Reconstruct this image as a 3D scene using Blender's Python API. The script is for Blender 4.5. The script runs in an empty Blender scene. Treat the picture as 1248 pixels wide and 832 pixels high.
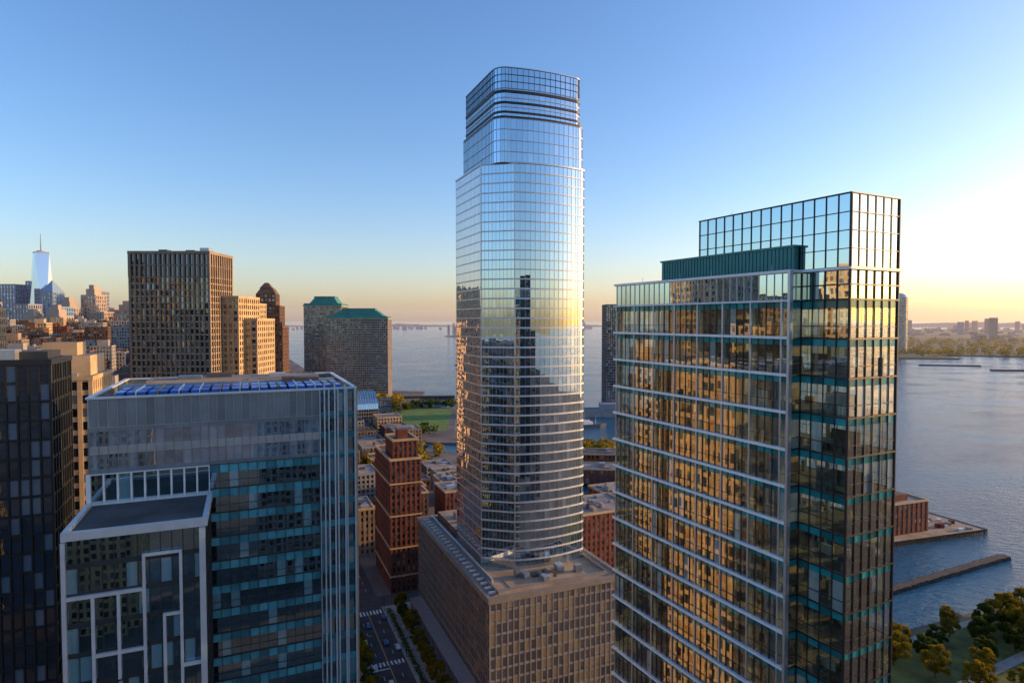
import bpy, math, random
from math import radians, cos, sin, pi
random.seed(7)
S=bpy.context.scene
R=random.random
def RU(a,b): return a+(b-a)*random.random()

# ---------------- materials ----------------
def nm(name):
    m=bpy.data.materials.new(name); m.use_nodes=True
    nt=m.node_tree; nt.nodes.clear()
    o=nt.nodes.new('ShaderNodeOutputMaterial')
    return m,nt,o
def N(nt,t,**k):
    n=nt.nodes.new(t)
    for a,b in k.items(): setattr(n,a,b)
    return n
def setin(n,i,v):
    n.inputs[i].default_value=v
def c4(c): return (c[0],c[1],c[2],1)
def math_(nt,op,a,b=None):
    n=N(nt,'ShaderNodeMath',operation=op)
    for i,x in enumerate((a,b)):
        if x is None: continue
        if hasattr(x,'links'): nt.links.new(x,n.inputs[i])
        else: n.inputs[i].default_value=x
    return n.outputs[0]
def vmath(nt,op,a,b=None,scale=None):
    n=N(nt,'ShaderNodeVectorMath',operation=op)
    for i,x in enumerate((a,b)):
        if x is None: continue
        if hasattr(x,'links'): nt.links.new(x,n.inputs[i])
        else: n.inputs[i].default_value=x
    if scale is not None: n.inputs['Scale'].default_value=scale
    return n.outputs[0]
def mixc(nt,f,a,b):
    n=N(nt,'ShaderNodeMix',data_type='RGBA')
    for i,x in ((0,f),(6,a),(7,b)):
        if hasattr(x,'links'): nt.links.new(x,n.inputs[i])
        else: n.inputs[i].default_value=x if i==0 else c4(x)
    return n.outputs[2]
def pbr(name,col,rough=.75,metal=0,amt=.25,scale=.3,rnd=0,bump=0):
    m,nt,o=nm(name)
    p=N(nt,'ShaderNodeBsdfPrincipled')
    tc=N(nt,'ShaderNodeTexCoord')
    nz=N(nt,'ShaderNodeTexNoise'); setin(nz,'Scale',scale); setin(nz,'Detail',6)
    nt.links.new(tc.outputs['Object'],nz.inputs['Vector'])
    dark=[x*(1-amt) for x in col]; lite=[min(1,x*(1+amt)) for x in col]
    mr=N(nt,'ShaderNodeMapRange'); setin(mr,1,.3); setin(mr,2,.7)
    nt.links.new(nz.outputs[0],mr.inputs[0])
    cc=mixc(nt,mr.outputs[0],dark,lite)
    if rnd:
        at=N(nt,'ShaderNodeAttribute',attribute_name='rnd')
        sp=N(nt,'ShaderNodeSeparateColor'); nt.links.new(at.outputs['Color'],sp.inputs[0])
        f=math_(nt,'MULTIPLY_ADD',sp.outputs[0],rnd*2); 
        f.node.inputs[2].default_value=1-rnd
        cc=vmath(nt,'SCALE',cc); nt.links.new(f,cc.node.inputs['Scale'])
    nt.links.new(cc,p.inputs['Base Color'])
    setin(p,'Roughness',rough); setin(p,'Metallic',metal)
    if bump:
        b=N(nt,'ShaderNodeBump'); setin(b,'Strength',bump); setin(b,'Distance',.3)
        nt.links.new(nz.outputs[0],b.inputs['Height']); nt.links.new(b.outputs[0],p.inputs['Normal'])
    nt.links.new(p.outputs[0],o.inputs[0])
    return m
def glass(name,base,tint=(1,1,1),fac0=.35,tilt=.02,wave=.012,blind=(.35,.36,.34),bl=.85,see=False,rough=.01,wscale=.25):
    m,nt,o=nm(name)
    at=N(nt,'ShaderNodeAttribute',attribute_name='rnd')
    ge=N(nt,'ShaderNodeNewGeometry')
    d=vmath(nt,'SUBTRACT',at.outputs['Color'],(.5,.5,.5)); d=vmath(nt,'SCALE',d,scale=tilt)
    nz=N(nt,'ShaderNodeTexNoise'); setin(nz,'Scale',wscale); setin(nz,'Detail',2)
    nt.links.new(ge.outputs['Position'],nz.inputs['Vector'])
    w=vmath(nt,'SUBTRACT',nz.outputs['Color'],(.5,.5,.5)); w=vmath(nt,'SCALE',w,scale=wave*2)
    n=vmath(nt,'ADD',ge.outputs['Normal'],d); n=vmath(nt,'ADD',n,w); n=vmath(nt,'NORMALIZE',n)
    g=N(nt,'ShaderNodeBsdfGlossy'); setin(g,'Color',c4(tint)); setin(g,'Roughness',rough)
    nt.links.new(n,g.inputs['Normal'])
    fr=N(nt,'ShaderNodeFresnel'); setin(fr,'IOR',1.5)
    sp=N(nt,'ShaderNodeSeparateColor'); nt.links.new(at.outputs['Color'],sp.inputs[0])
    f=math_(nt,'MULTIPLY',fr.outputs[0],1-fac0); f=math_(nt,'ADD',f,fac0)
    isb=math_(nt,'GREATER_THAN',sp.outputs[0],bl)
    if see:
        a=N(nt,'ShaderNodeBsdfTransparent'); setin(a,'Color',c4(base))
        b=N(nt,'ShaderNodeBsdfDiffuse'); setin(b,'Color',c4(blind))
        mx=N(nt,'ShaderNodeMixShader'); nt.links.new(math_(nt,'MULTIPLY',isb,.7),mx.inputs[0])
        nt.links.new(a.outputs[0],mx.inputs[1]); nt.links.new(b.outputs[0],mx.inputs[2]); inner=mx.outputs[0]
    else:
        b=N(nt,'ShaderNodeBsdfDiffuse'); v=math_(nt,'MULTIPLY_ADD',sp.outputs[1],1.2); v.node.inputs[2].default_value=.4
        bc=vmath(nt,'SCALE',tuple(base)); nt.links.new(v,bc.node.inputs['Scale'])
        nt.links.new(mixc(nt,isb,bc,blind),b.inputs['Color']); inner=b.outputs[0]
    mx=N(nt,'ShaderNodeMixShader'); nt.links.new(f,mx.inputs[0]); nt.links.new(inner,mx.inputs[1]); nt.links.new(g.outputs[0],mx.inputs[2])
    nt.links.new(mx.outputs[0],o.inputs[0])
    return m

M={}
M['g_tower']=glass('tower_glass',(.02,.04,.06),(.72,.88,1),.66,.007,.004,(.2,.24,.28),.92)
M['g_towerside']=glass('tower_side_glass',(.03,.035,.04),(1,.95,.95),.8,.014,.004,(.3,.24,.14),.8)  # warm blind panes paint part of the gold reflection on this side
M['g_far']=glass('far_glass',(.02,.028,.035),(.8,.9,1),.3,.05,.02)
M['g_stone']=glass('stone_window_glass',(.012,.015,.02),(.85,.92,1),.16,.06,.03,(.25,.22,.17),.8)
M['g_see']=glass('office_glass',(.68,.84,.84),(.95,.98,.95),.22,.012,.003,(.30,.40,.38),.93,see=True,wscale=.12)
M['g_seel']=glass('teal_office_glass',(.32,.58,.64),(.68,.92,1),.36,.006,.003,(.24,.44,.50),.85,see=True,wscale=.15)
M['g_screen']=glass('screen_glass',(.02,.06,.07),(.80,.97,1),.58,.010,.005,(.08,.2,.22),.97)
M['g_greyscr']=glass('grey_screen_glass',(.12,.16,.20),(.8,.92,1),.42,.006,.004,(.26,.32,.36),.75)
M['g_pod']=glass('podium_glass',(.02,.03,.035),(1,.95,.9),.42,.03,.008,(.55,.33,.10),.66)  # gold reflections are put into the colour of the blind panes
M['g_dark']=glass('dark_glass',(.01,.014,.02),(.6,.75,.9),.14,.015,.01,(.12,.16,.2),.75)
M['teal']=pbr('teal_spandrel',(.075,.29,.34),.18,.1,.2,.5,.4)
M['tealsp']=pbr('green_glass_spandrel',(.02,.20,.21),.10,.15,.2,.5,.5)
M['tealpanel']=pbr('teal_panel',(.02,.17,.17),.35,.2,.1,.5,.15)
M['metal']=pbr('aluminium',(.42,.45,.48),.35,.7,.1,.6,.08)
M['pale']=pbr('pale_metal',(.55,.58,.60),.4,.25,.08,.6,.06)
M['white']=pbr('white_painted_metal',(.70,.72,.72),.45,0,.06,.6)
M['greymetal']=pbr('grey_metal_panel',(.2,.235,.27),.32,.45,.12,.4,.2)
M['dkmetal']=pbr('dark_metal',(.05,.055,.06),.4,.5,.15,.5)
M['black']=pbr('black_metal',(.02,.022,.025),.45,.3,.1,.5)
M['stone']=pbr('limestone',(.45,.33,.19),.85,0,.18,.15,.05)
M['brownc']=pbr('brown_concrete',(.24,.185,.135),.85,0,.2,.12,.06)
M['grey']=pbr('grey_concrete',(.27,.26,.25),.85,0,.2,.1,.06)
M['gran']=pbr('grey_granite',(.21,.19,.17),.6,0,.15,.4,.08)
M['brick']=pbr('red_brick',(.14,.045,.03),.9,0,.3,.25,.08)
M['brick2']=pbr('brown_brick',(.13,.072,.048),.9,0,.3,.2,.08)
M['brick3']=pbr('tan_brick',(.25,.18,.12),.9,0,.25,.2,.08)
M['roof']=pbr('roof_membrane',(.22,.21,.2),.9,0,.4,.12)
M['roofd']=pbr('dark_roof',(.07,.07,.07),.9,0,.5,.1)
M['rooftan']=pbr('tan_roof_pavers',(.32,.25,.17),.85,0,.3,.15)
M['copper']=pbr('green_copper',(.045,.20,.15),.6,0,.25,.08)
M['slab']=pbr('ceiling_slab',(.45,.42,.36),.8,0,.1,.3)
M['carpet']=pbr('office_interior',(.20,.15,.10),.9,0,.3,.3)
M['core']=pbr('sunwarmed_core_wall',(.36,.22,.10),.8,0,.3,.2)  # warm indoor sunlight is put into the wall colour
M['desk']=pbr('office_furniture',(.16,.13,.10),.6,0,.4,1.5)
M['blue']=pbr('blue_panel',(.02,.12,.45),.3,.1,.2,.5,.3)
M['asphalt']=pbr('asphalt',(.05,.05,.052),.9,0,.3,.2)
M['paint']=pbr('road_paint',(.7,.7,.68),.7,0,.1,.5)
M['ypaint']=pbr('yellow_road_paint',(.6,.4,.06),.7,0,.1,.5)
M['walk']=pbr('sidewalk_concrete',(.28,.27,.25),.9,0,.2,.3)
M['ground']=pbr('city_ground',(.12,.11,.10),.95,0,.5,.02)
M['grass']=pbr('grass',(.10,.19,.03),.95,0,.35,.08)
M['grass2']=pbr('park_grass',(.085,.11,.025),.95,0,.5,.12)
M['wood']=pbr('pier_timber',(.16,.11,.075),.9,0,.3,.2)
M['rock']=pbr('breakwater_timber',(.06,.052,.045),.9,0,.5,.5,0,.5)
M['bark']=pbr('bark',(.08,.055,.035),.95,0,.3,2)
M['tire']=pbr('tyre',(.02,.02,.02),.8,0,.1,2)
M['hull']=pbr('ship_hull',(.05,.07,.10),.5,0,.2,.3)
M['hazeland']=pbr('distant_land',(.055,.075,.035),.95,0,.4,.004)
M['hazehill']=pbr('hazed_hill',(.11,.14,.17),.95,0,.15,.001)  # bluish haze is put into the hill colour
M['hz1']=pbr('hazed_tower_grey',(.24,.27,.32),.8,0,.1,.01)  # distance haze painted in as a paler grey
M['hz2']=pbr('hazed_tower_tan',(.36,.28,.22),.8,0,.1,.01)  # tan with warm haze mixed into the colour
M['hz3']=pbr('hazed_tower_blue',(.16,.27,.40),.5,0,.1,.01)  # glass blue, softened by haze put into the colour
M['hz4']=pbr('far_city_dark',(.13,.13,.14),.9,0,.3,.01)  # even dark grey for far city boxes
for i,c in enumerate([(.6,.6,.6),(.03,.03,.035),(.35,.04,.03),(.6,.42,.04),(.08,.12,.25)]):
    M['car%d'%i]=pbr('car_paint_%d'%i,c,.3,.2,.03,1)
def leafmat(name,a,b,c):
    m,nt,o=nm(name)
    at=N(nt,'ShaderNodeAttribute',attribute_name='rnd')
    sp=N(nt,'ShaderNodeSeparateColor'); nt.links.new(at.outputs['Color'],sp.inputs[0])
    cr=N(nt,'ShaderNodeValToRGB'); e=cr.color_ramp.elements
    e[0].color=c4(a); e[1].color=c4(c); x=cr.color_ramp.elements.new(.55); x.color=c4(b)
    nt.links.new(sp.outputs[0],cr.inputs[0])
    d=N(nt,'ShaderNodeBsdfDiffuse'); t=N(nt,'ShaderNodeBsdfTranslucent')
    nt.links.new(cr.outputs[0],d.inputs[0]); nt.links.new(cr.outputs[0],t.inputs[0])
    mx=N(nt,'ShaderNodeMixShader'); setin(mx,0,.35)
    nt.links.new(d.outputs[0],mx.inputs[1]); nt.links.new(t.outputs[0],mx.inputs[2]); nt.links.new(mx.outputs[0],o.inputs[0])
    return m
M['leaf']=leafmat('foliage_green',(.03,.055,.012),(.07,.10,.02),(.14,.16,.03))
M['leafy']=leafmat('foliage_sunlit',(.07,.085,.012),(.22,.18,.02),(.42,.27,.03))  # golden sunlight is put into these yellow leaf colours

# ---------------- mesh builder ----------------
class B:
    def __init__(s,name): s.name=name; s.v=[]; s.f=[]; s.m=[]; s.r=[]; s.ml=[]
    def mi(s,k):
        if k not in s.ml: s.ml.append(k)
        return s.ml.index(k)
    def face(s,pts,k,r=None):
        b=len(s.v); s.v+=pts; s.f.append(tuple(range(b,b+len(pts)))); s.m.append(s.mi(k)); s.r.append(r or (R(),R(),R()))
    def hexa(s,p,k):
        b=len(s.v); s.v+=p; i=s.mi(k); r=(R(),R(),R())
        for q in ((0,3,2,1),(4,5,6,7),(0,1,5,4),(1,2,6,5),(2,3,7,6),(3,0,4,7)):
            s.f.append(tuple(b+j for j in q)); s.m.append(i); s.r.append(r)
    def sbox(s,o,u,s0,s1,n0,n1,z0,z1,k):
        nx,ny=u[1],-u[0]
        q=[(s0,n1),(s1,n1),(s1,n0),(s0,n0)]
        P=[(o[0]+a*u[0]+b*nx,o[1]+a*u[1]+b*ny) for a,b in q]
        s.hexa([(x,y,z0) for x,y in P]+[(x,y,z1) for x,y in P],k)
    def prism(s,poly,z0,z1,k,top=None,bottom=True):
        n=len(poly); b=len(s.v)
        s.v+=[(x,y,z0) for x,y in poly]+[(x,y,z1) for x,y in poly]
        r=(R(),R(),R())
        for i in range(n):
            j=(i+1)%n; s.f.append((b+i,b+j,b+n+j,b+n+i)); s.m.append(s.mi(k)); s.r.append(r)
        s.f.append(tuple(b+n+i for i in range(n))); s.m.append(s.mi(top or k)); s.r.append(r)
        if bottom: s.f.append(tuple(b+n-1-i for i in range(n))); s.m.append(s.mi(k)); s.r.append(r)
    def frus(s,poly,z0,z1,f,k):
        cx=sum(p[0] for p in poly)/len(poly); cy=sum(p[1] for p in poly)/len(poly); n=len(poly); b=len(s.v)
        s.v+=[(x,y,z0) for x,y in poly]+[(cx+(x-cx)*f,cy+(y-cy)*f,z1) for x,y in poly]
        for i in range(n):
            j=(i+1)%n; s.f.append((b+i,b+j,b+n+j,b+n+i)); s.m.append(s.mi(k)); s.r.append((R(),R(),R()))
        s.f.append(tuple(b+n+i for i in range(n))); s.m.append(s.mi(k)); s.r.append((R(),R(),R()))
    def ring(s,poly,oo,oi,z0,z1,k):
        A=off(poly,oo); C=off(poly,oi); n=len(poly); b=len(s.v)
        for P,z in ((A,z0),(A,z1),(C,z0),(C,z1)): s.v+=[(x,y,z) for x,y in P]
        r=(R(),R(),R()); mi=s.mi(k)
        for i in range(n):
            j=(i+1)%n
            for q in ((i,j,n+j,n+i),(2*n+j,2*n+i,3*n+i,3*n+j),(n+i,n+j,3*n+j,3*n+i),(j,i,2*n+i,2*n+j)):
                s.f.append(tuple(b+t for t in q)); s.m.append(mi); s.r.append(r)
    def cyl(s,x,y,z0,z1,r0,r1,k,n=10):
        s.cone([(x,y,z0),(x,y,z1)],[r0,r1],k,n)
    def cone(s,pts,rs,k,n=8):
        from mathutils import Vector
        b=len(s.v); mi=s.mi(k); P=[Vector(p) for p in pts]
        for i,p in enumerate(P):
            d=(P[min(i+1,len(P)-1)]-P[max(i-1,0)]).normalized()
            a=d.orthogonal().normalized(); c=d.cross(a)
            for j in range(n):
                t=2*pi*j/n; q=p+(a*cos(t)+c*sin(t))*rs[i]; s.v.append(tuple(q))
        for i in range(len(P)-1):
            for j in range(n):
                jj=(j+1)%n; s.f.append((b+i*n+j,b+i*n+jj,b+(i+1)*n+jj,b+(i+1)*n+j)); s.m.append(mi); s.r.append((R(),R(),R()))
        e=len(P)-1
        s.f.append(tuple(b+e*n+j for j in range(n))); s.m.append(mi); s.r.append((R(),R(),R()))
    def mesh(s):
        me=bpy.data.meshes.new(s.name); me.from_pydata(s.v,[],s.f)
        me.polygons.foreach_set('material_index',s.m)
        for k in s.ml: me.materials.append(M[k])
        a=me.attributes.new('rnd','FLOAT_COLOR','FACE')
        fl=[]
        for r in s.r: fl+= [r[0],r[1],r[2],1.0]
        a.data.foreach_set('color',fl); me.update(); return me
    def done(s,loc=None,rot=0):
        ob=bpy.data.objects.new(s.name,s.mesh()); S.collection.objects.link(ob)
        if loc: ob.location=loc; ob.rotation_euler=(0,0,rot)
        return ob
def off(poly,d):
    n=len(poly); out=[]
    for i in range(n):
        p0,p1,p2=poly[i-1],poly[i],poly[(i+1)%n]
        def nn(a,b):
            dx,dy=b[0]-a[0],b[1]-a[1]; l=math.hypot(dx,dy); return (dy/l,-dx/l)
        a=nn(p0,p1); b=nn(p1,p2); k=1+a[0]*b[0]+a[1]*b[1]
        out.append((p1[0]+d*(a[0]+b[0])/k,p1[1]+d*(a[1]+b[1])/k))
    return out
def fr(O,al):
    c,s_=cos(radians(al)),sin(radians(al))
    return lambda u,v:(O[0]+u*c-v*s_, O[1]+u*s_+v*c)
def rect(F,u0,u1,v0,v1): return [F(u0,v0),F(u1,v0),F(u1,v1),F(u0,v1)]

def st(g='g_far',p='grey',s='grey',fh=4,bay=3,pw=.6,pd=.35,sh=1.2,sd=.2,span2=None,mid=0,big=0,under=None):
    return dict(g=g,p=p,s=s,fh=fh,bay=bay,pw=pw,pd=pd,sh=sh,sd=sd,span2=span2,mid=mid,big=big,under=under)
def skin(b,poly,z0,z1,styles,skip=()):
    n=len(poly)
    for i in range(n):
        if i in skip: continue
        t=styles[i] if isinstance(styles,list) else styles
        p,q,pp=poly[i],poly[(i+1)%n],poly[i-1]
        L=math.hypot(q[0]-p[0],q[1]-p[1]); u=((q[0]-p[0])/L,(q[1]-p[1])/L)
        l0=math.hypot(p[0]-pp[0],p[1]-pp[1]); u0=((p[0]-pp[0])/l0,(p[1]-pp[1])/l0)
        cr=u0[0]*u[1]-u0[1]*u[0]
        conv=cr>.5
        nb=max(1,round(L/t['bay'])); nf=max(1,round((z1-z0)/t['fh'])); bw=L/nb; fh=(z1-z0)/nf
        nx,ny=u[1],-u[0]; e=-.03
        for a in range(nb):
            x0=p[0]+u[0]*a*bw+nx*e; y0=p[1]+u[1]*a*bw+ny*e; x1=x0+u[0]*bw; y1=y0+u[1]*bw
            for f in range(nf):
                za=z0+f*fh
                if t['under']:
                    hh=t['under'][1]
                    b.face([(x0,y0,za),(x1,y1,za),(x1,y1,za+fh-hh),(x0,y0,za+fh-hh)],t['g'])
                    b.face([(x0,y0,za+fh-hh),(x1,y1,za+fh-hh),(x1,y1,za+fh),(x0,y0,za+fh)],t['under'][0])
                else: b.face([(x0,y0,za),(x1,y1,za),(x1,y1,za+fh),(x0,y0,za+fh)],t['g'])
        if t['pw']>0:
            w=t['pw']/2
            for a in range(nb+1):
                s0=a*bw-w; s1=a*bw+w; pd=t['pd']; pk=t['p']
                if t['big'] and a%t['big']==0: s0-=.12; s1+=.12; pd+=.05; pk='metal'
                if a==0: s0=-t['pd'] if conv else 0
                if a==nb: s1=L
                b.sbox(p,u,s0,s1,0,pd,z0,z1,pk)
        if t['sh']>0:
            h=t['sh']/2
            for f in range(nf+1):
                za=max(z0,z0+f*fh-h); zb=min(z1-.02,z0+f*fh+h)
                if t['mid'] and f<nf: b.sbox(p,u,0,L,0,t['pd']*.7,z0+(f+.3)*fh,z0+(f+.3)*fh+t['mid'],t['p'])
                if zb<=za: continue
                k=t['s']
                if t['span2'] and f%2: k=t['span2']
                b.sbox(p,u,-t['sd'] if conv else 0,L,0,t['sd'],za+.01,zb,k)
def cap(b,poly,z,k='roof',edge='grey',o=.5,h=.9):
    b.prism(poly,z-.4,z+.12,k)
    b.ring(poly,o,-.35,z-.25,z+h,edge)
def junk(b,F,u0,u1,v0,v1,z,n=6,ks=('metal','grey','greymetal','roofd')):
    for i in range(n):
        u,v=RU(u0,u1),RU(v0,v1); w,d,h=RU(1.5,5),RU(1.5,5),RU(1,3.2)
        b.prism(rect(F,u-w/2,u+w/2,v-d/2,v+d/2),z+.13,z+h,random.choice(ks))
def building(name,O,al,W,D,h,style,roof='roof',edge=None,z0=0,nj=6,u0=0,v0=0):
    b=B(name); F=fr(O,al); P=rect(F,u0,u0+W,v0,v0+D)
    skin(b,P,z0,h,style); cap(b,P,h,roof,edge or style['p'],style['pd']+.15)
    if nj: junk(b,F,u0+W*.15,u0+W*.85,v0+D*.15,v0+D*.85,h,nj)
    return b,F

# ================= CENTRAL TOWER =================
A=23
FT=fr((-8.8,231.6),A)
def bulge(u0,v0,u1,v1,d,n):
    out=[]
    L=math.hypot(u1-u0,v1-v0); nx,ny=(v1-v0)/L,-(u1-u0)/L
    for i in range(n):
        t=i/n; k=4*t*(1-t)*d; out.append((u0+(u1-u0)*t+nx*k,v0+(v1-v0)*t+ny*k))
    return out
def arc(cx,cy,r,a0,a1,n): return [(cx+r*cos(radians(a0+(a1-a0)*i/n)),cy+r*sin(radians(a0+(a1-a0)*i/n))) for i in range(n)]
low=[(0,38),(0,7.5),(10.5,-.4)]+bulge(10.5,-.4,38,-.2,1.9,14)[1:]+arc(38,3.4,3.6,-78,0,5)+[(41.7,5),(41.7,38)]
up=[(3.5,38),(3.5,7.5)]+arc(9.0,5.7,5.6,180,264,5)[1:]+bulge(9.2,.2,37.3,0,1.5,13)+arc(37.3,3.6,3.6,-78,0,5)+[(41.0,5),(41.0,38)]
crn=[(4.0,36),(4.0,7.8)]+arc(9.4,5.9,5.5,180,264,5)[1:]+bulge(9.6,.5,36.2,.3,1.2,12)+arc(36.2,3.5,3.2,-78,0,5)+[(39.3,5),(39.3,36)]
T=B('glass_skyscraper')
w=lambda pl:[FT(*p) for p in pl]
nl_=len(low)
def tl(sh):
    a=st('g_tower','metal','pale',3.7,1.5,.06,.12,sh,.2); c=st('g_towerside','metal','metal',3.7,1.5,.05,.06,.5,.1)
    return [c]+[a]*(nl_-1)
s_up=st('g_tower','metal','metal',3.7,1.5,.06,.12,.25,.2)
skin(T,w(low),40,150.5,tl(.62)); skin(T,w(low),150.5,193.6,tl(.45))
cap(T,w(low),193.6,'roof','metal',.25,.35)
skin(T,w(up),193.6,210,s_up)
T.ring(w(up),.12,-.5,210,210.8,'black'); T.prism(off(w(up),-.3),209.9,210.7,'black')
skin(T,w(crn),210.8,221,s_up)
for za,zb in ((212.0,212.7),(215.4,216.2),(219.4,220.4)): T.ring(w(crn),.28,-.4,za,zb,'black')
skin(T,w(crn),221.02,228.6,st('g_tower','dkmetal','dkmetal',2.5,1.5,.08,.14,.16,.2))
T.ring(w(crn),.25,-.5,228.6,228.9,'metal'); T.prism(off(w(crn),-1),221.5,225,'roofd')
for (a,b_) in ((0,7.5),(10.5,-.45)):
    x,y=FT(a,b_); T.cyl(x,y,40,193.6,.25,.25,'metal',8)
T.prism(w([(12,16),(30,16),(30,30),(12,30)]),225.01,227.5,'greymetal')
T.done()
# podium
FP=fr((-7.5,209),A)
P_=B('stone_podium_building'); pp=rect(FP,0,52,0,95)
spf=st('g_pod','gran','gran',4.0,2.2,.42,.35,.9,.25); spl=st('g_pod','gran','greymetal',4.0,1.8,.22,.3,.7,.2)
skin(P_,pp,0,40,[spf,spf,spf,spl])
P_.ring(pp,.8,-.6,38.9,40.9,'gran'); P_.prism(off(pp,-.3),39.3,40.0,'rooftan')
P_.prism(off(rect(FP,0,52,0,95),-3.2),40.01,40.35,'rooftan')
P_.ring(off(pp,-4),.15,0,40.36,41.4,'metal')
for i in range(22):
    v=4+i*4.1; P_.prism(rect(FP,1.2,3.8,v,v+.35),40.4,41.2,'white')
P_.prism(rect(FP,3.9,4.3,2,92),40.36,41.6,'gran'); P_.prism(rect(FP,5.4,5.8,12,92),40.36,42.0,'pale')
P_.prism(rect(FP,8,50,62,90),40.36,44,'brick2','rooftan'); 
P_.prism(rect(FP,10,30,3.8,14),40.36,40.6,'rooftan'); junk(P_,FP,10,48,5,15,40.4,9); junk(P_,FP,12,46,64,86,44,14)
P_.done()

# ================= RIGHT GLASS BUILDING =================
FR=fr((48.5,90),27)
Rb=B('glass_office_building')
NF=25; FH=142.3/NF
bands=st('g_see','dkmetal','white',FH,1.5,.08,.12,.42,.55,mid=.07,big=4,under=('tealsp',1.15))
grid=st('g_see','black','black',FH,1.9,.12,.16,.26,.20,mid=.10,under=('tealsp',1.2))
lp=[FR(0,0),FR(11.2,0),FR(11.2,52),FR(-2.5,52),FR(-2.5,8),FR(0,8)]
zt=142.3-FH*.75
skin(Rb,lp,0,zt,[grid,grid,bands,bands,grid,grid])
scr=st('g_screen','metal','white',4.3,1.5,.06,.10,.2,.3)
sg2=st('g_screen','black','black',2.2,1.9,.11,.16,.2,.2)
skin(Rb,lp,zt+.02,142.3,[sg2,sg2,scr,scr,scr,sg2])
Rb.ring(lp,.5,-.3,142.3,142.7,'white'); Rb.prism(off(lp,-.3),141.9,142.31,'roof')
inn=off(lp,-.35)
for i in range(NF):
    z=i*zt/24
    Rb.prism(inn,z-.3,z+.05,'slab','carpet')
    if i>9:
        for (a0,a1,c0,c1) in ((2.0,10,1,7),(-1.5,3.2,9,50),(7.6,10.2,9,50)):
            area=(a1-a0)*(c1-c0)
            for k in range(int(area/6)):
                u,v=RU(a0,a1),RU(c0,c1); ww,dd,hh=random.choice([(.7,1.6,.75),(.7,1.5,1.2),(1.4,.7,.8),(.5,.5,1.9),(.3,2.5,1.5),(.2,3.5,2.8)])
                Rb.prism(rect(FR,u-ww/2,u+ww/2,v-dd/2,v+dd/2),z+.06,z+.06+hh,random.choice(['desk','desk','core','dkmetal','slab']))
for (a,c) in ((14,20),(26,33),(39,45)):
    Rb.prism(rect(FR,3.6,7.4,a,c),0,141.8,'core')
for v in range(10,52,6):
    for u in (-1.4,9.6):
        x,y=FR(u,v); Rb.cyl(x,y,0,141.8,.4,.4,'slab',8)
Rb.sbox(FR(-2.5,8),(cos(radians(27)),sin(radians(27))),-.75,.0,.05,.5,0,142.6,'metal')
gt=st('g_screen','black','black',2.55,2.0,.08,.12,.10,.16)
tp2=[FR(0,0),FR(11.2,0),FR(11.2,30),FR(0,30)]
skin(Rb,tp2,142.72,153.2,gt)
Rb.prism(off(tp2,-.4),146.5,146.9,'roofd'); Rb.ring(tp2,.2,-.3,153.2,153.35,'dkmetal')
for (s_,e_) in ((0,0),(11.2,0)):
    x,y=FR(s_,e_); Rb.cyl(x,y,0,153.3,.22,.22,'black',8)
pent=[FR(-1.3,8.5),FR(-.25,8.5),FR(-.25,30.3),FR(10.8,30.3),FR(10.8,39),FR(-1.3,39)]
Rb.prism(pent,142.4,146.3,'tealpanel','roofd'); 
for v in [9+i*.75 for i in range(40)]:
    Rb.sbox(FR(-1.3,v),(sin(radians(27)),-cos(radians(27))),-.06,.06,0,.12,142.5,146.2,'tealpanel')
Rb.ring(pent,.25,-.2,146.3,146.6,'tealpanel')
for i in range(8):
    x,y=FR(RU(1,10),RU(1,29)); Rb.cyl(x,y,146,153.8+RU(0,.5),.04,.03,'black',5)
for v in (12,25,33,44):
    x,y=FR(-2,v); Rb.cyl(x,y,142.5,143.7,.04,.04,'metal',5)
Rb.done()

# ================= LEFT BUILDING =================
FL=fr((-68,100),A)
Lb=B('teal_glass_office_building')
FHL=4.2; DL=36
up_l=st('g_greyscr','greymetal','greymetal',3.7,1.3,.12,.16,1.3,.12,span2='metal')
scrn=st('greymetal','metal','metal',4.7,1.3,.08,.12,.15,.16)
tealb=st('g_seel','dkmetal','dkmetal',FHL,1.5,.07,.12,.25,.10,under=('teal',1.5),mid=.08)
gall=st('g_seel','white','white',4,1.9,.25,.5,.35,.45)
fins=st('g_seel','pale','teal',FHL,1.6,.24,.9,1.2,.12)
reflwall=st('g_pod','stone','stone',4.2,3,1.0,.4,1.4,.25)  # stone added on the unseen side wall to give gold reflections
poly=[FL(0,0),FL(17.4,0),FL(35.6,0),FL(42,0),FL(42,DL),FL(0,DL)]
skin(Lb,poly,0,110.2,[tealb,tealb,fins,reflwall,tealb,tealb],skip=(0,))
skin(Lb,poly,0,105.2,[tealb]*6,skip=(1,2,3,4,5))
skin(Lb,poly,105.21,110.2,[gall]*6,skip=(1,2,3,4,5))
skin(Lb,poly,110.22,117.6,[up_l,up_l,fins,reflwall,up_l,up_l])
skin(Lb,poly,117.62,122.3,[scrn,scrn,fins,reflwall,scrn,scrn])
Lb.ring(poly,.35,-.4,122.3,122.6,'pale'); Lb.prism(off(poly,-.3),120.2,120.6,'rooftan')
for k,u in enumerate([36.4,38.2,40,41.8]):
    o=FL(u,0); Lb.sbox(o,(cos(radians(A)),sin(radians(A))),-.12,.12,.92,1.3,0,124.0-k*.4,'pale')
for i in range(11,29):
    z=i*FHL
    if z<110: Lb.prism(off(poly,-.4),z-.3,z+.05,'slab','carpet')
Lb.prism(rect(FL,10,34,12,30),0,119,'core')
Lb.prism(rect(FL,3,40,2,13.5),120.62,122.2,'roofd')
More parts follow.
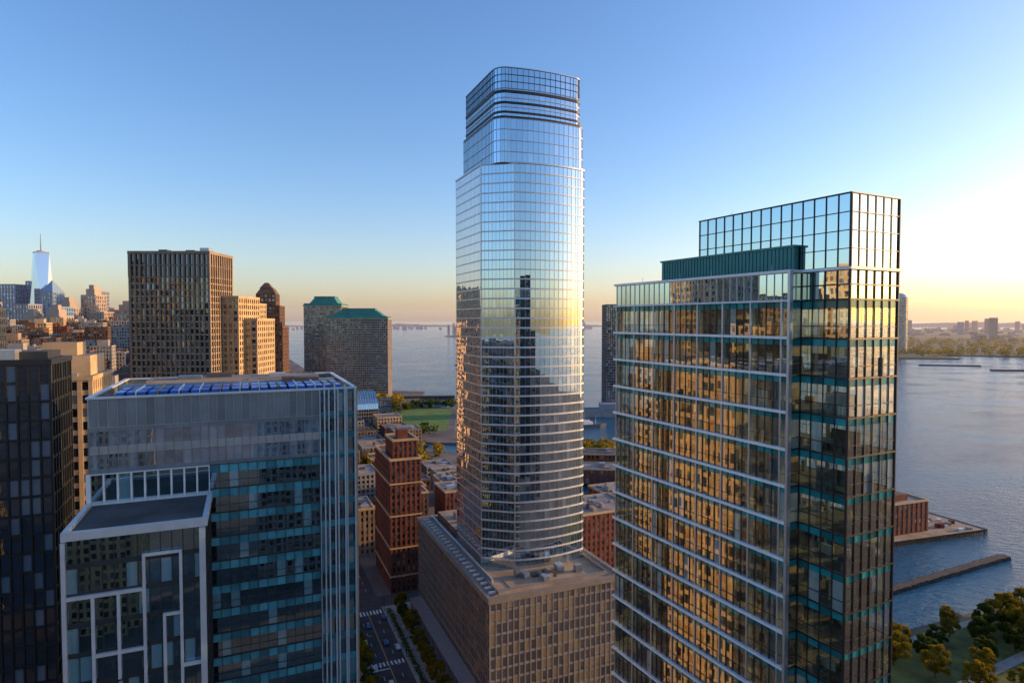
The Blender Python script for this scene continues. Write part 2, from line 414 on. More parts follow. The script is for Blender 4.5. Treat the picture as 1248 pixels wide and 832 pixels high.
for i in range(23):
    u=3.4+i*1.6
    Lb.prism(rect(FL,u,u+1.15,2.2,6.2),122.35,122.95,'blue'); Lb.prism(rect(FL,u,u+1.15,7.4,12),122.35,122.95,'blue')
    if i%2: Lb.prism(rect(FL,u+1.25,u+1.42,1.9,12.5),122.21,123.2,'white' if i%3 else 'rooftan')
Lb.prism(rect(FL,2,40,14,14.6),120.62,123.2,'metal'); Lb.prism(rect(FL,5,38,24,33),120.62,122.9,'rooftan','roof')
junk(Lb,FL,4,38,15,32,120.6,16)
lv=[FL(0,-15.8),FL(17.4,-15.8),FL(17.4,-.05),FL(0,-.05)]
dk=st('g_seel','dkmetal','dkmetal',FHL,1.45,.1,.14,.7,.10)
skin(Lb,lv,0,105,[dk,dk,dk,dk],skip=(2,))
Lb.ring(lv,.4,-.3,104.5,105.7,'pale'); Lb.prism(off(lv,-.31),104.6,105.1,'roofd')
for i in range(11,25): Lb.prism(off(lv,-.5),i*FHL-.3,i*FHL+.05,'slab','carpet')
Lb.prism(rect(FL,3,14,-11,-4),0,104,'core')
for i in range(90):
    u,v=RU(.8,16),RU(-15,-12); z=FHL*random.randrange(14,25); Lb.prism(rect(FL,u,u+RU(.5,1.6),v,v+RU(.5,1.2)),z+.06,z+RU(.8,1.7),random.choice(['desk','slab','dkmetal']))
for i in range(150):
    u,v=RU(18.2,35),RU(.8,6); z=FHL*random.randrange(14,26); Lb.prism(rect(FL,u,u+RU(.5,1.6),v,v+RU(.5,1.2)),z+.06,z+RU(.8,1.7),random.choice(['desk','slab','dkmetal','slab']))
u_=(cos(radians(A)),sin(radians(A))); o=FL(0,-15.8)
def bar(s0,s1,z0,z1,d=.62): Lb.sbox(o,u_,s0,s1,.15,d,z0,z1,'pale')
bar(16.7,17.5,0,104.4,.8); bar(-.4,.1,0,104.4,.7)
bar(.12,9.3,96.2,96.7); bar(3.0,3.4,60,96.19); bar(6.1,6.5,84,96.19,.6); bar(9.31,9.7,72,101.5); bar(9.71,14,101.1,101.5,.6); bar(14.01,14.4,60,101.5)
bar(3.41,9.3,87.6,88.1,.58); bar(11.8,12.2,60,92.4,.6); bar(12.21,14.0,92,92.4,.58); bar(14.41,16.69,84,84.5,.6); bar(0.12,2.99,79.4,79.9,.6); bar(6.1,6.5,60,83.5,.6)
Lb.done()

# ================= dark building at left edge + sunlit stone one =================
b,F=building('dark_glass_tower',(-134,114),A,41,16,126,st('g_dark','black','black',4,1.9,.35,.3,.6,.2),'roofd','black',nj=8)
b.prism(rect(F,26,40,3,13),126.13,128.4,'dkmetal','roofd'); b.done()
b,F=building('reflection_limestone_block',(-158,178),A,32,30,117,st('g_stone','stone','stone',4,3,1.2,.5,1.5,.3),'roof','stone')
b.prism(rect(F,8,31,5,26),117.2,124,'stone','roof'); b.prism(rect(F,18,27,8,20),124,128,'stone','roof'); b.done()

# ================= brown slab block =================
Fb=fr((-195,321),0); W=40
b=B('concrete_apartment_tower'); P=rect(Fb,0,W,0,25)
sb=st('g_stone','brownc','stone',3.3,2.5,.75,.8,.75,.35)
skin(b,P,0,157,sb); skin(b,P,157.02,169,st('g_dark','brownc','brownc',6,2.5,.9,.9,.8,.4)); cap(b,P,169,'roofd','brownc',1,1.2)
junk(b,Fb,3,37,3,22,169.2,8)
P2=rect(Fb,W+.9,W+9,13,40); skin(b,P2,0,147,st('g_stone','stone','stone',3.3,2.7,1.1,.4,1.2,.25)); cap(b,P2,147,'roof','stone',.6)
P3=rect(Fb,W+9.6,W+16,20,44); skin(b,P3,0,135,st('g_stone','stone','stone',3.3,2.7,1.1,.4,1.2,.25)); cap(b,P3,135,'roof','stone',.6)
b.done()
lst=st('g_stone','stone','stone',4,3,1.2,.5,1.5,.3)
b,F=building('reflection_limestone_block',(-214,455),0,19,40,132,lst,'roof','stone'); b.done()  # block added so the tower's side glass mirrors gold
b,F=building('reflection_limestone_block',(-242,505),0,30,34,148,lst,'roof','stone'); b.done()  # second added block, mostly hidden, for more gold in that reflection
b,F=building('reflection_limestone_block',(-305,550),0,36,40,168,lst,'roof','stone'); b.done()  # tall unseen block added to carry the mirrored gold higher

# ================= brown art deco tower =================
Fd=fr((-245,590),10); b=B('brick_art_deco_tower'); sd=st('g_stone','brick2','brick2',3.6,3.2,1.5,.5,1.6,.3)
P=rect(Fd,-6,27,0,32); skin(b,P,0,128,sd); cap(b,P,128,'roofd','brick2',.7)
P=rect(Fd,-2,24,3,29); skin(b,P,128.2,148,sd); cap(b,P,148,'roofd','brick2',.7)
P=rect(Fd,3,20,6,25); skin(b,P,148.2,160,sd); b.frus(off(P,.3),160,166,.6,'brick2')
P=rect(Fd,5.5,16,9,21); b.prism(P,160,166,'brick2'); b.frus(P,166,171,.3,'brick2')
for u,v in ((-5.5,.5),(26,.5),(-1,4),(23,4)): b.prism(rect(Fd,u-1,u+1,v,v+2),126,133,'brick2')
b.done()

# ================= green roofed =================
sg=st('g_stone','grey','stone',4,3.2,1.0,.5,1.4,.3)
def greenb(O,al,W,D,h,name='green_roofed_office_building'):
    b=B(name); F=fr(O,al); P=rect(F,0,W,0,D); skin(b,P,0,h,sg); b.ring(P,1.2,-1,h-.5,h+1,'stone')
    b.prism(P,h-.4,h+.5,'copper')
    b.frus(off(P,1.5),h+1.02,h+5,.94,'copper'); b.frus(off(P,-7),h+4,h+14,.72,'copper')
    P4=rect(F,W*.22,W*.78,D*.25,D*.75); b.prism(P4,h+12,h+18,'copper')
    b.done()
greenb((-308,1040),4,100,55,137)
greenb((-372,1120),2,66,55,160)

# ================= brick apartment and neighbours =================
Fk=fr((-59.6,305),A); b=B('brick_apartment_building'); sk=st('g_stone','brick','brick',3.3,2.6,1.2,.35,1.3,.22)
P=rect(Fk,0,15,0,38); skin(b,P,0,66,sk); cap(b,P,66,'roofd','stone',.6)
P=rect(Fk,2,14,3,20); skin(b,P,66.2,75,sk); cap(b,P,75,'roofd','stone',.6); b.prism(rect(Fk,5,10,6,12),75.13,80,'brick','roofd')
for z in (8,22,38,54): b.ring(rect(Fk,0,15,0,38),.65,0,z,z+.7,'stone')
b.done()
rb=[((-42,392),A,30,24,26,'brick'),((-66,372),A,16,30,30,'brick2'),((-100,350),A,22,26,26,'brick3'),((-84,420),A,26,30,20,'brick2'),((-50,452),A,22,26,16,'grey'),
    ((36,320),A,34,30,34,'brick'),((62,380),A,30,30,26,'brick2'),((28,360),A,26,26,22,'brick3')]
for O,al,W_,D_,h,k in rb:
    b,F=building('brick_building',O,al,W_,D_,h,st('g_stone',k,k,3.5,2.8,1.5,.3,1.6,.18),'roof','stone',nj=9); b.done()
b,F=building('brick_terminal_building',(52,512),-4,60,26,12,st('g_stone','brick','brick',5,4,1.8,.4,1.6,.2),'roof','stone',nj=10); b.done()
b,F=building('brick_terminal_building',(40,562),-4,70,26,14,st('g_stone','brick2','brick2',5,4,1.8,.4,1.6,.2),'roofd','stone',nj=8); b.done()
b=B('glass_winter_garden'); F=fr((-236,800),A)
for i in range(10):
    a0,a1=pi*i/10,pi*(i+1)/10
    y0,y1=25-25*cos(a0),25-25*cos(a1); z0,z1=18+22*sin(a0),18+22*sin(a1)
    for j in range(20):
        u0,u1=j*3.2,(j+1)*3.2; p=[F(u0,y0),F(u1,y0),F(u1,y1),F(u0,y1)]
        b.face([(*p[0],z0),(*p[1],z0),(*p[2],z1),(*p[3],z1)],'g_screen')
        b.prism([F(u0,y0),F(u0+.4,y0),F(u0+.4,y1),F(u0,y1)],min(z0,z1)-.3,max(z0,z1)+.1,'pale')
skin(b,rect(F,0,64,0,50),0,18,st('g_far','grey','grey',4.5,3.2,.5,.3,.8,.2)); b.done()

# infill city blocks
def inpoly(x,y,P):
    c=False; n=len(P)
    for i in range(n):
        x1,y1=P[i]; x2,y2=P[i-1]
        if (y1>y)!=(y2>y) and x<(x2-x1)*(y-y1)/(y2-y1)+x1: c=not c
    return c
land=[(-7000,-3000),(900,-3000),(900,300),(400,364),(244,298),(155,261),(168,300),(190,381),(215,440),(130,448),(80,455),(20,520),(-60,636),(-100,662),(-96,690),(-50,684),(20,590),(82,497),(215,500),(230,560),(190,640),(120,690),(0,712),(-70,760),(-84,955),(-150,1000),(-165,1180),(-420,1260),(-560,1700),(-900,2450),(-1500,4100),(-7000,6000)]
avoid=[(-175,335,65),(-205,470,35),(-227,522,40),(-287,570,45),(-235,610,60),(-258,1075,85),(-340,1150,70),(-55,325,38),(-60,400,58),(-80,430,40),(-205,830,60),(45,350,60),(-120,860,95),(-66,372,40)]
F0=fr((0,0),A); c_=0
for i in range(-38,8):
    for j in range(6,52):
        u,v=i*40,j*44
        x,y=F0(u,v); r=x/max(y,1)
        if y<335 or y>1850 or r<-.95 or r>-.02: continue
        if y>1500 and r>-.5: continue
        if not all(inpoly(x+dx,y+dy,land) for dx in (-30,30) for dy in (-30,30)): continue
        if any(math.hypot(x-a,y-b2)<c+16 for a,b2,c in avoid): continue
        if r<-.47: h=RU(55,112) if y<900 else RU(70,140)
        elif r<-.3: h=RU(8,20) if y<600 else RU(20,55)
        else: h=RU(8,19)
        k=random.choice(['brick','brick2','brick2','brick3','stone','grey','grey'])
        b,F=building('city_building',(x-14,y-14),A,RU(22,31),RU(24,34),h,st('g_stone',k,k,3.8 if h<60 else 4.5,3.4,1.5,.3,1.7,.2),random.choice(['roof','roofd','rooftan']),k,nj=4)
        if h>55 and R()<.6:
            P=rect(F,6,18,6,18); b.prism(P,h+.13,h+RU(4,9),k,'roofd')
        b.done(); c_+=1
print('infill',c_)

# unseen towers added beside and behind the viewpoint for reflections in the glass
sur=[(-200,92,26,34,160,'stone'),(-235,128,30,30,142,'brick3'),(-180,140,22,18,132,'stone'),(-290,190,40,34,175,'brownc'),(-190,-20,36,30,120,'grey'),(-330,80,40,40,165,'stone'),(-120,-90,40,36,110,'brownc'),
     (-270,270,30,40,140,'stone'),(60,-130,40,40,104,'grey'),(132,-80,52,40,172,'dkmetal'),(150,10,26,30,95,'brick3'),(-30,-160,44,30,96,'stone'),(230,-150,44,44,120,'brick2'),(-380,160,36,36,155,'brick3')]
for x,y,W_,D_,h,k in sur:
    g='g_dark' if k=='dkmetal' else 'g_stone'
    b,F=building('reflection_tower',(x,y),A,W_,D_,h,st(g,k,k,4,3.2,1.3,.4,1.5,.3),'roofd',k,nj=5); b.done()

# ================= distant skyline left =================
def sky(name,x0,x1,Y,h,k,top=None,d=60):
    b=B(name); F=fr((x0,Y),0); W_=x1-x0; P=rect(F,0,W_,0,d)
    skin(b,P,0,h,st('g_far',k,k,14,W_/5,W_/12,1.5,4,1)); b.prism(off(P,1),h,h+3,k)
    if top=='pyr': b.frus(P,h+3,h+45,.05,k)
    if top=='step': b.prism(off(P,-W_*.2),h,h+25,k); b.prism(off(P,-W_*.33),h+25,h+40,k)
    b.done()
sky('skyscraper',-1960,-1902,2400,270,'hz3'); sky('skyscraper',-1898,-1838,2450,285,'hz3'); sky('skyscraper',-1788,-1768,2350,250,'hz1')
sky('skyscraper',-1765,-1722,2350,240,'hz3','pyr'); sky('skyscraper',-1718,-1680,2500,170,'hz1'); sky('skyscraper',-1672,-1634,2450,180,'hz2','step')
sky('skyscraper',-1622,-1582,2400,245,'hz1'); sky('skyscraper',-1580,-1528,2300,225,'hz2','step'); sky('skyscraper',-1520,-1480,2500,215,'hz2'); sky('skyscraper',-1476,-1400,2600,190,'hz1')
sky('skyscraper',-1380,-1290,2700,150,'hz2'); sky('skyscraper',-2060,-1970,2500,210,'hz2'); sky('skyscraper',-1870,-1800,2150,195,'hz2'); sky('skyscraper',-1260,-1190,2500,200,'hz1')
for i in range(52):
    x=RU(-2400,-1150); Y=RU(1950,2600); sky('skyscraper',x,x+RU(35,75),Y,RU(120,190),random.choice(['hz1','hz2','hz2','hz3']),random.choice([None,None,'step']))
b=B('spired_skyscraper'); F=fr((-1862,2400),0)
M['g_wtc']=glass('spire_tower_glass',(.2,.3,.4),(.75,.88,1),.6,.01,.01)
bot=rect(F,0,72,0,72); topP=[F(36,4),F(68,36),F(36,68),F(4,36)]
b.prism(bot,0,60,'g_wtc')
for i in range(4):
    j=(i+1)%4; p,q=bot[i],bot[j]; t=topP[i]; t2=topP[j]
    b.face([(*p,60),(*q,60),(*t,393)],'g_wtc'); b.face([(*q,60),(*t2,393),(*t,393)],'g_wtc')
b.prism(topP,392.9,398,'hz1'); x,y=F(36,36); b.cyl(x,y,398,403,14,14,'hz1',12); b.cyl(x,y,403,470,2.6,.8,'hz1',8); b.done()

b,F=building('waterfront_building',(136,905),0,22,40,157,st('g_far','dkmetal','grey',4,3,.8,.3,1.2,.2),'roofd','grey',nj=0); b.done()
b=B('waterfront_terminal'); F=fr((96,880),0); b.prism(rect(F,0,80,0,30),-2,8,'grey','roof'); b.prism(rect(F,30,70,5,25),8.01,16,'hz1'); b.done()
b=B('domed_residential_tower'); cx,cy=1612,2600
P=[(cx+26*cos(2*pi*i/20),cy+26*sin(2*pi*i/20)) for i in range(20)]
skin(b,P,-2,228,st('g_stone','stone','pale',8,8,2,.8,3,.6)); b.frus(off(P,.9),228,238,.75,'pale'); b.frus(off(P,-6),238,246,.35,'pale'); b.done()

# ================= ground, water =================
b=B('ground'); b.prism(land,-4,0,'ground',None,False); b.done()
def far(name,P,k,h=1.5): 
    b=B(name); b.prism(P,-4,h,k,None,False); b.done()
far('far_shore',[(1050,3200),(1330,2230),(1560,2180),(1640,2400),(1900,2300),(2200,2350),(6500,3200),(11000,9000),(1700,9500),(1150,6000)],'hazeland',2)
far('spit',[(1230,1890),(1390,1850),(1400,1870),(1240,1905)],'rock',1)
far('spit',[(1300,1690),(1700,1650),(1720,1680),(1310,1712)],'rock',1)
far('island',[(-560,5200),(-250,4800),(-120,5200),(-300,5800)],'hazeland',3)
b=B('hills'); n=220; pts=[]
import mathutils
for i in range(n+1):
    x=-9000+i*120; y=13500-abs(x)*.12
    h=35+55*mathutils.noise.noise((x*.0006,0,0))+28*mathutils.noise.noise((x*.004,3,0))
    if x>3000: h+=40*min(1,(x-3000)/4000)
    pts.append((x,y,max(12,h)))
for i in range(n):
    a,c=pts[i],pts[i+1]
    b.face([(a[0],a[1],-4),(c[0],c[1],-4),(c[0],c[1],c[2]),(a[0],a[1],a[2])],'hazehill'); b.face([(a[0],a[1],a[2]),(c[0],c[1],c[2]),(c[0],c[1]+3000,0),(a[0],a[1]+3000,0)],'hazehill')
b.done()
b=B('distant_city')
for i in range(420):
    x=RU(1200,8500); y=RU(3800,9500)
    if x/y<.40 : continue
    h=RU(10,34); w_=RU(20,70)
    if R()<.09: h=RU(60,160); w_=RU(20,40)
    b.prism([(x,y),(x+w_,y),(x+w_,y+40),(x,y+40)],0,h,random.choice(['hz4','hz4','hz1','hz2']))
for i in range(120):
    x=RU(-3800,5000); y=RU(9000,10500); h=RU(10,45) if R()<.85 else RU(60,150); w_=RU(30,120) if h<50 else RU(25,40)
    b.prism([(x,y),(x+w_,y),(x+w_,y+60),(x,y+60)],-2,h,random.choice(['hz1','hz3']))
b.done()
b=B('distant_island_structures')
for x,y,h,w_ in ((-420,5300,60,60),(-380,5300,40,120),(-640,6200,90,25),(-600,6300,70,200)): b.prism([(x,y),(x+w_,y),(x+w_,y+40),(x,y+40)],0,h,'hz1')
b.prism([(-335,5100),(-295,5100),(-295,5140),(-335,5140)],0,47,'hz2'); b.frus([(-322,5112),(-308,5112),(-308,5126),(-322,5126)],47,93,.3,'copper'); b.done()

m,nt,o=nm('water'); M['water']=m
p=N(nt,'ShaderNodeBsdfPrincipled'); setin(p,'Base Color',(.02,.10,.17,1)); setin(p,'Roughness',.12); setin(p,'IOR',1.33)
tc=N(nt,'ShaderNodeTexCoord'); mp=N(nt,'ShaderNodeMapping'); mp.inputs['Scale'].default_value=(1,2.0,1); mp.inputs['Rotation'].default_value=(0,0,radians(25))
nt.links.new(tc.outputs['Object'],mp.inputs[0])
n1=N(nt,'ShaderNodeTexNoise'); setin(n1,'Scale',.14); setin(n1,'Detail',6); setin(n1,'Roughness',.6); nt.links.new(mp.outputs[0],n1.inputs['Vector'])
b1=N(nt,'ShaderNodeBump'); setin(b1,'Strength',.8); setin(b1,'Distance',1.9); nt.links.new(n1.outputs[0],b1.inputs['Height'])
n2=N(nt,'ShaderNodeTexNoise'); setin(n2,'Scale',.006); setin(n2,'Detail',4); nt.links.new(mp.outputs[0],n2.inputs['Vector'])
mr=N(nt,'ShaderNodeMapRange'); setin(mr,1,.35); setin(mr,2,.65); setin(mr,3,.05); setin(mr,4,.2); nt.links.new(n2.outputs[0],mr.inputs[0]); nt.links.new(mr.outputs[0],p.inputs['Roughness'])
nt.links.new(b1.outputs[0],p.inputs['Normal']); nt.links.new(p.outputs[0],o.inputs[0])
b=B('water'); b.face([(-40000,-4000,-2),(40000,-4000,-2),(40000,60000,-2),(-40000,60000,-2)],'water'); b.done()

# low haze layer over the bay
m,nt,o=nm('haze'); M['haze']=m
vs=N(nt,'ShaderNodeVolumeScatter'); setin(vs,'Color',(.97,.93,.93,1)); setin(vs,'Density',.000045); setin(vs,'Anisotropy',.2)
nt.links.new(vs.outputs[0],o.inputs['Volume'])
b=B('haze'); b.prism([(-16000,1300),(16000,1300),(16000,20000),(-16000,20000)],-1,420,'haze'); b.done()

b=B('lawn'); b.face([(-152,765,.02),(-80,762,.02),(-90,945,.02),(-165,960,.02)],'grass'); b.done()
b=B('park_lawn'); b.face([(110,190,.02),(180,190,.02),(380,260,.02),(398,360,.02),(244,295,.02),(152,257,.02)],'grass2'); b.done()

# streets
FS=fr((-7.5,209),A)
b=B('road')
def sheet(b,F,u0,u1,v0,v1,z,k): b.face([(*q,z) for q in rect(F,u0,u1,v0,v1)],k)
RC=-25
sheet(b,FS,RC-7,RC+7,-120,420,.03,'asphalt'); sheet(b,FS,-60,120,-14,-3,.034,'asphalt'); sheet(b,FS,-80,RC-7.01,97,108,.03,'asphalt'); sheet(b,FS,RC+7.01,70,97,108,.03,'asphalt')
sheet(b,FS,RC-.15,RC-.02,-100,94,.038,'ypaint'); sheet(b,FS,RC+.1,RC+.23,-100,94,.038,'ypaint')
for i in range(40):
    v=-100+i*9
    if 94<v<110: continue
    sheet(b,FS,RC+3.4,RC+3.55,v,v+3,.038,'paint'); sheet(b,FS,RC-3.6,RC-3.45,v,v+3,.038,'paint')
for i in range(9):
    sheet(b,FS,RC-6.5+i*1.5,RC-5.8+i*1.5,90,94,.038,'paint'); sheet(b,FS,RC-6.5+i*1.5,RC-5.8+i*1.5,45,48,.038,'paint')
sheet(b,FS,RC-6.5,RC-.3,42.5,43.2,.038,'paint')
b.done()
b=B('sidewalk')
b.prism(rect(FS,RC+7.1,-.5,2,96),-.1,.14,'walk'); b.prism(rect(FS,RC-13,RC-7.1,-1,96),-.1,.14,'walk'); b.prism(rect(FS,RC-13,RC-7.1,109,300),-.1,.14,'walk'); b.done()
b=B('entrance_canopy'); b.prism(rect(FS,-6.5,-.6,8,88),5.2,5.8,'gran','metal')
for v in range(9,88,7):
    x,y=FS(-6,v); b.cyl(x,y,.14,5.2,.25,.25,'metal',8)
b.done()

# piers right
b=B('timber_pier')
P=[(222,372),(305,398),(292,432),(216,446)]
b.prism(P,-.6,.6,'wood','rooftan'); b.ring(P,.35,-.1,-.2,.9,'rock')
for i in range(60):
    t=i/59; x=222+(305-222)*t; y=372+26*t; b.cyl(x,y-.5,-3,1.0,.3,.3,'rock',6)
for i in range(24):
    t=i/23; x=305-13*t; y=398+34*t; b.cyl(x+.5,y,-3,1.0,.3,.3,'rock',6)
for i in range(14): x,y=RU(262,294),RU(395,415); b.prism([(x,y),(x+3,y),(x+3,y+2),(x,y+2)],.6,RU(1.2,3.4),random.choice(['grey','brick','white']))
b.done()
b=B('brick_pier_shed'); F=fr((238,386),20); P=rect(F,0,29,0,34); skin(b,P,.4,20,st('g_stone','brick','brick',5.5,4,2,.4,2.6,.2)); cap(b,P,20,'roof','stone',.7); b.prism(rect(F,4,18,5,28),20.13,24,'brick','roofd'); junk(b,F,3,24,4,30,20,7); b.done()
b=B('breakwater')
for i in range(46):
    t=i/45; x=186+97*t; y=309+47*t; r=RU(2.2,3.0)
    b.hexa([(x-r,y-r,-3),(x+r,y-r,-3),(x+r,y+r,-3),(x-r,y+r,-3),(x-r*.8+RU(-.3,.3),y-r*.8,-.3),(x+r*.8,y-r*.8+RU(-.3,.3),-.2),(x+r*.8,y+r*.8,-.25+RU(-.1,.2)),(x-r*.8,y+r*.8,-.3)],'rock')
b.done()
b=B('ferry_pier'); b.prism([(-205,1076),(-100,1088),(-100,1100),(-205,1092)],-2.5,3,'rock','rock'); b.prism([(-160,1020),(-90,1026),(-90,1032),(-160,1030)],-2.5,1,'rock'); b.done()

def ship(name,x,y,L,rot,k='hull'):
    b=B(name); w_=L*.09
    P=[(-L/2,-w_),(L*.3,-w_),(L/2,0),(L*.3,w_),(-L/2,w_)]
    b.frus([(a*.94,c*.8) for a,c in P],-.5,L*.07,1.08,k); z=L*.07
    b.prism([(-L*.35,-w_*.7),(L*.1,-w_*.7),(L*.1,w_*.7),(-L*.35,w_*.7)],z,z+L*.06,'white'); b.prism([(-L*.2,-w_*.5),(L*.02,-w_*.5),(L*.02,w_*.5),(-L*.2,w_*.5)],z+L*.06,z+L*.11,'white')
    b.cyl(-L*.1,0,z+L*.11,z+L*.3,.4,.2,'metal',6); b.cyl(L*.2,0,z,z+L*.22,.35,.2,'metal',6); b.cyl(-L*.02,0,z+L*.1,z+L*.16,1.2,1.2,'brick',8)
    b.done((x,y,-2),rot)
ship('ship',98,800,52,.3); ship('ferry_boat',88,655,22,.2); ship('ferry_boat',118,1160,30,.1); ship('ferry_boat',-160,1900,30,.2)

# ================= trees =================
from mathutils import Vector
def treemesh(name,H,rad,k,nc=34,nl=260,ls=.30):
    b=B(name)
    b.cone([(0,0,-.2),(.1,.05,H*.25),(-.05,.1,H*.5),(0,0,H*.8)],[.34,.26,.18,.06],'bark',7)
    cl=[]
    for i in range(nc):
        a=RU(0,2*pi); zz=RU(.22,.97); rr=rad*math.sqrt(max(.05,1-((zz-.52)/.5)**2))*math.sqrt(R())*.9
        cl.append((rr*cos(a),rr*sin(a),H*zz,RU(.14,.28)*rad))
    for i in range(8):
        c=cl[i]; h=RU(.15,.4)*H; b.cone([(0,0,h),(c[0]*.5,c[1]*.5,h+(c[2]-h)*.6),(c[0],c[1],c[2])],[.13,.08,.03],'bark',5)
    for cx,cy,cz,r in cl:
        sh=RU(-.2,.25)
        for j in range(nl):
            v=Vector((random.gauss(0,1),random.gauss(0,1),random.gauss(0,.8))); v=v.normalized()*r*RU(.5,1.25)
            n=Vector((random.gauss(0,1),random.gauss(0,1),random.gauss(.6,1))).normalized(); t=n.orthogonal().normalized(); q=n.cross(t); s=ls*RU(.6,1.3)
            p=Vector((cx,cy,cz))+v
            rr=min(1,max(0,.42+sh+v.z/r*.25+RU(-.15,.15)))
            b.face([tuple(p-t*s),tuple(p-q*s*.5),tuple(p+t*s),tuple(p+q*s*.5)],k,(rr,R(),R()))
    return b.mesh()
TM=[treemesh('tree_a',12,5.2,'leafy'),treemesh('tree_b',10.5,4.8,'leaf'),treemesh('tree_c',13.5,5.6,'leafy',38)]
def tree(x,y,s=1,i=None,z=0):
    o=bpy.data.objects.new('tree',TM[random.randrange(3) if i is None else i]); o.location=(x,y,z); o.scale=(s,s,s*RU(.9,1.1)); o.rotation_euler=(0,0,RU(0,6.28)); S.collection.objects.link(o)
for x,y,s in [(158,253,.8),(166,246,.8),(176,256,.75),(186,262,.75),(196,256,.9),(205,264,1.0),(214,270,1.05),(222,272,.95),(231,279,1.0),(206,250,.8),(220,258,.9),(233,266,.9),(150,240,.9),(160,232,.8),(241,276,.95),(188,244,.75),(248,284,.9),(178,232,.8),(228,250,.8),(244,262,.9),(256,270,1.0),(198,230,.8),(184,220,.8),(168,220,.8),(212,258,.9),(226,264,.95),(216,246,.8),(238,254,.9)]:
    tree(x+RU(-1,1),y+RU(-1,1),s*1.15)
for i in range(13): x,y=FS(-11,4+i*7); tree(x,y,RU(.5,.7))
for i in range(14): x,y=FS(RC-10,-5+i*8); tree(x,y,RU(.55,.8))
def mass(name,pts,k='leaf',nq=46,hs=9):
    b=B(name)
    for x,y in pts:
        H=hs*RU(.7,1.3); r=H*.5; b.cone([(x,y,-.1),(x,y,H*.5)],[.4,.2],'bark',4); sh=RU(-.25,.3)
        for j in range(nq):
            v=Vector((random.gauss(0,1),random.gauss(0,1),random.gauss(0,1))).normalized()*r*RU(.5,1.1)
            n=Vector((random.gauss(0,1),random.gauss(0,1),random.gauss(.6,1))).normalized(); t=n.orthogonal(); q=n.cross(t); s=H*.13*RU(.6,1.3); p=Vector((x,y,H*.6))+v
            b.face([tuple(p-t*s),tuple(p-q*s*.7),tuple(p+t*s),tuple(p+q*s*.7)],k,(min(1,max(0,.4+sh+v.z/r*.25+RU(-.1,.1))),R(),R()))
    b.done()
mass('park_trees',[(RU(-175,-85),RU(738,752)) for i in range(22)]+[(RU(-175,-156),RU(770,960)) for i in range(34)]+[(RU(-160,-92),RU(950,985)) for i in range(25)])
mass('canal_trees',[(RU(30,110),RU(615,660)) for i in range(60)]+[(RU(-130,-105),RU(640,730)) for i in range(24)],'leafy')
mass('waterfront_trees',[(RU(-420,-330),RU(900,1010)) for i in range(80)]+[(RU(-330,-180),RU(960,1030)) for i in range(60)],'leafy',40,14)
mass('street_trees',[(RU(-150,-70),RU(470,640)) for i in range(80)]+[(RU(-112,-86),RU(330,440)) for i in range(24)],'leafy')
mass('far_shore_trees',[(RU(1340,3600),RU(2260,2600)+0) for i in range(350)]+[(RU(1500,4500),RU(2500,4200)) for i in range(900)],'leafy',22,20)
mass('island_trees',[(RU(-430,-200),RU(5000,5400)) for i in range(60)],'leaf',20,26)
b=B('shrubs')
for i in range(60):
    x,y=FS(-15.5+RU(-.5,.5),3+i*1.5)
    for j in range(26):
        p=(x+random.gauss(0,.6),y+random.gauss(0,.6),.2+abs(random.gauss(.5,.4))); s=.3; b.face([(p[0]-s,p[1],p[2]),(p[0],p[1]-s,p[2]+RU(-.2,.2)),(p[0]+s,p[1],p[2]+RU(-.2,.2)),(p[0],p[1]+s,p[2])],'leaf')
b.done()
b=B('park_path'); b.face([(120,205,.03),(123,202,.03),(250,268,.03),(390,340,.03),(388,343,.03),(248,272,.03)],'walk'); b.face([(156,256.5,.034),(157,253.5,.034),(245,290,.034),(398,353,.034),(398,357,.034),(244,294,.034)],'walk'); b.done()
b=B('shore_railing')
for i in range(70):
    t=i/69; x=156+88*t; y=260.3+37*t; b.cyl(x,y,0,1.15,.06,.06,'black',5)
for z in (.35,.75,1.12): b.cone([(156,260.3,z),(244,297.3,z)],[.05,.05],'black',5)
b.cone([(244,297.3,1.12),(398,362,1.12)],[.06,.06],'black',5); b.done()

def carmesh(k):
    b=B('car')
    prof=[(-2.2,.35),(2.2,.35),(2.25,.75),(1.9,.92),(1.0,1.0),(.35,1.45),(-1.3,1.48),(-1.9,1.02),(-2.2,.95)]
    def ext(pr,w0,k,wt=None):
        n=len(pr); bb=len(b.v)
        for sg in (-1,1):
            for x,z in pr:
                w_=w0*(.82 if z>1.1 else 1); b.v.append((x,sg*w_,z))
        mi=b.mi(k)
        b.f.append(tuple(bb+i for i in range(n))); b.f.append(tuple(bb+n+n-1-i for i in range(n)))
        for i in range(n): j=(i+1)%n; b.f.append((bb+j,bb+i,bb+n+i,bb+n+j))
        for i in range(n+2): b.m.append(mi); b.r.append((R(),R(),R()))
    ext(prof,.9,k); ext([(.9,1.03),(.33,1.40),(-1.25,1.42),(-1.7,1.06)],.915,'g_dark')
    for x in (-1.4,1.4):
        for sg in (-1,1): b.cone([(x,sg*.7,.34),(x,sg*.93,.34)],[.34,.34],'tire',12)
    return b.mesh()
CM=[carmesh('car%d'%i) for i in range(5)]
def car(u,v,flip=0):
    x,y=FS(u,v); o=bpy.data.objects.new('car',random.choice(CM)); o.location=(x,y,.04); o.rotation_euler=(0,0,radians(A+90+180*flip)); S.collection.objects.link(o)
for v in range(-20,88,7):
    if R()<.4: car(RC+5.9,v+RU(-.6,.6))
    if R()<.3: car(RC-5.9,v+RU(-.6,.6),1)
for v in (14,62): car(RC+2,v); car(RC-2,v+17,1)
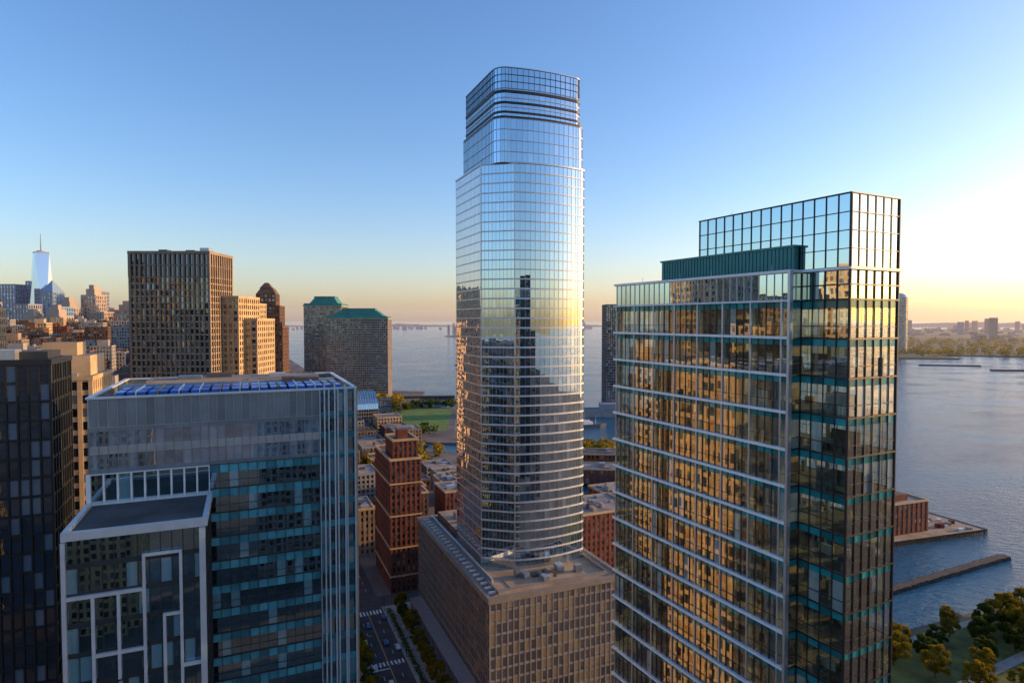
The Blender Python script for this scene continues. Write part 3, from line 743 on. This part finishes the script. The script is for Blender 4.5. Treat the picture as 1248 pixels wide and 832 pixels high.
def lamp(x,y,rot):
    b=B('street_lamp'); b.cone([(0,0,0),(0,0,7.5),(.5,0,8.3),(1.8,0,8.5)],[.12,.08,.06,.05],'dkmetal',6); b.prism([(1.5,-.15),(2.3,-.15),(2.3,.15),(1.5,.15)],8.38,8.52,'metal'); b.done((x,y,.1),rot)
for v in range(0,96,22):
    x,y=FS(RC+7.6,v+4); lamp(x,y,radians(A+180)); x,y=FS(RC-7.6,v+10); lamp(x,y,radians(A))

# ================= light, sky, camera =================
az=13; el=9
w_=bpy.data.worlds.new('World'); S.world=w_; w_.use_nodes=True; nt=w_.node_tree
bg=nt.nodes['Background']; sk=nt.nodes.new('ShaderNodeTexSky'); sk.sky_type='NISHITA'; sk.sun_disc=False
sk.sun_elevation=radians(el); sk.sun_rotation=radians(90-az); sk.altitude=50; sk.air_density=1.05; sk.dust_density=1.2; sk.ozone_density=2.8
vm=nt.nodes.new('ShaderNodeVectorMath'); vm.operation='MULTIPLY'; vm.inputs[1].default_value=(1.09,.97,1.05)
hs=nt.nodes.new('ShaderNodeHueSaturation'); hs.inputs['Saturation'].default_value=1.14
nt.links.new(sk.outputs[0],vm.inputs[0]); nt.links.new(vm.outputs[0],hs.inputs['Color']); nt.links.new(hs.outputs[0],bg.inputs[0]); bg.inputs[1].default_value=.32
ld=bpy.data.lights.new('sun','SUN'); ld.energy=5; ld.angle=radians(.5); ld.color=(1,.56,.21)
ld.energy=6.5
lo=bpy.data.objects.new('sun',ld); S.collection.objects.link(lo)
d=Vector((cos(radians(el))*cos(radians(az)),cos(radians(el))*sin(radians(az)),sin(radians(el))))
lo.rotation_euler=d.to_track_quat('Z','Y').to_euler()
cd=bpy.data.cameras.new('camera'); cd.lens=22; cd.sensor_width=36; cd.clip_end=100000; cd.clip_start=.5
co=bpy.data.objects.new('camera',cd); S.collection.objects.link(co); co.location=(0,0,135); co.rotation_euler=(radians(90-1.95),0,0)
S.camera=co
S.view_settings.view_transform='Standard'; S.view_settings.look='None'; S.view_settings.exposure=0
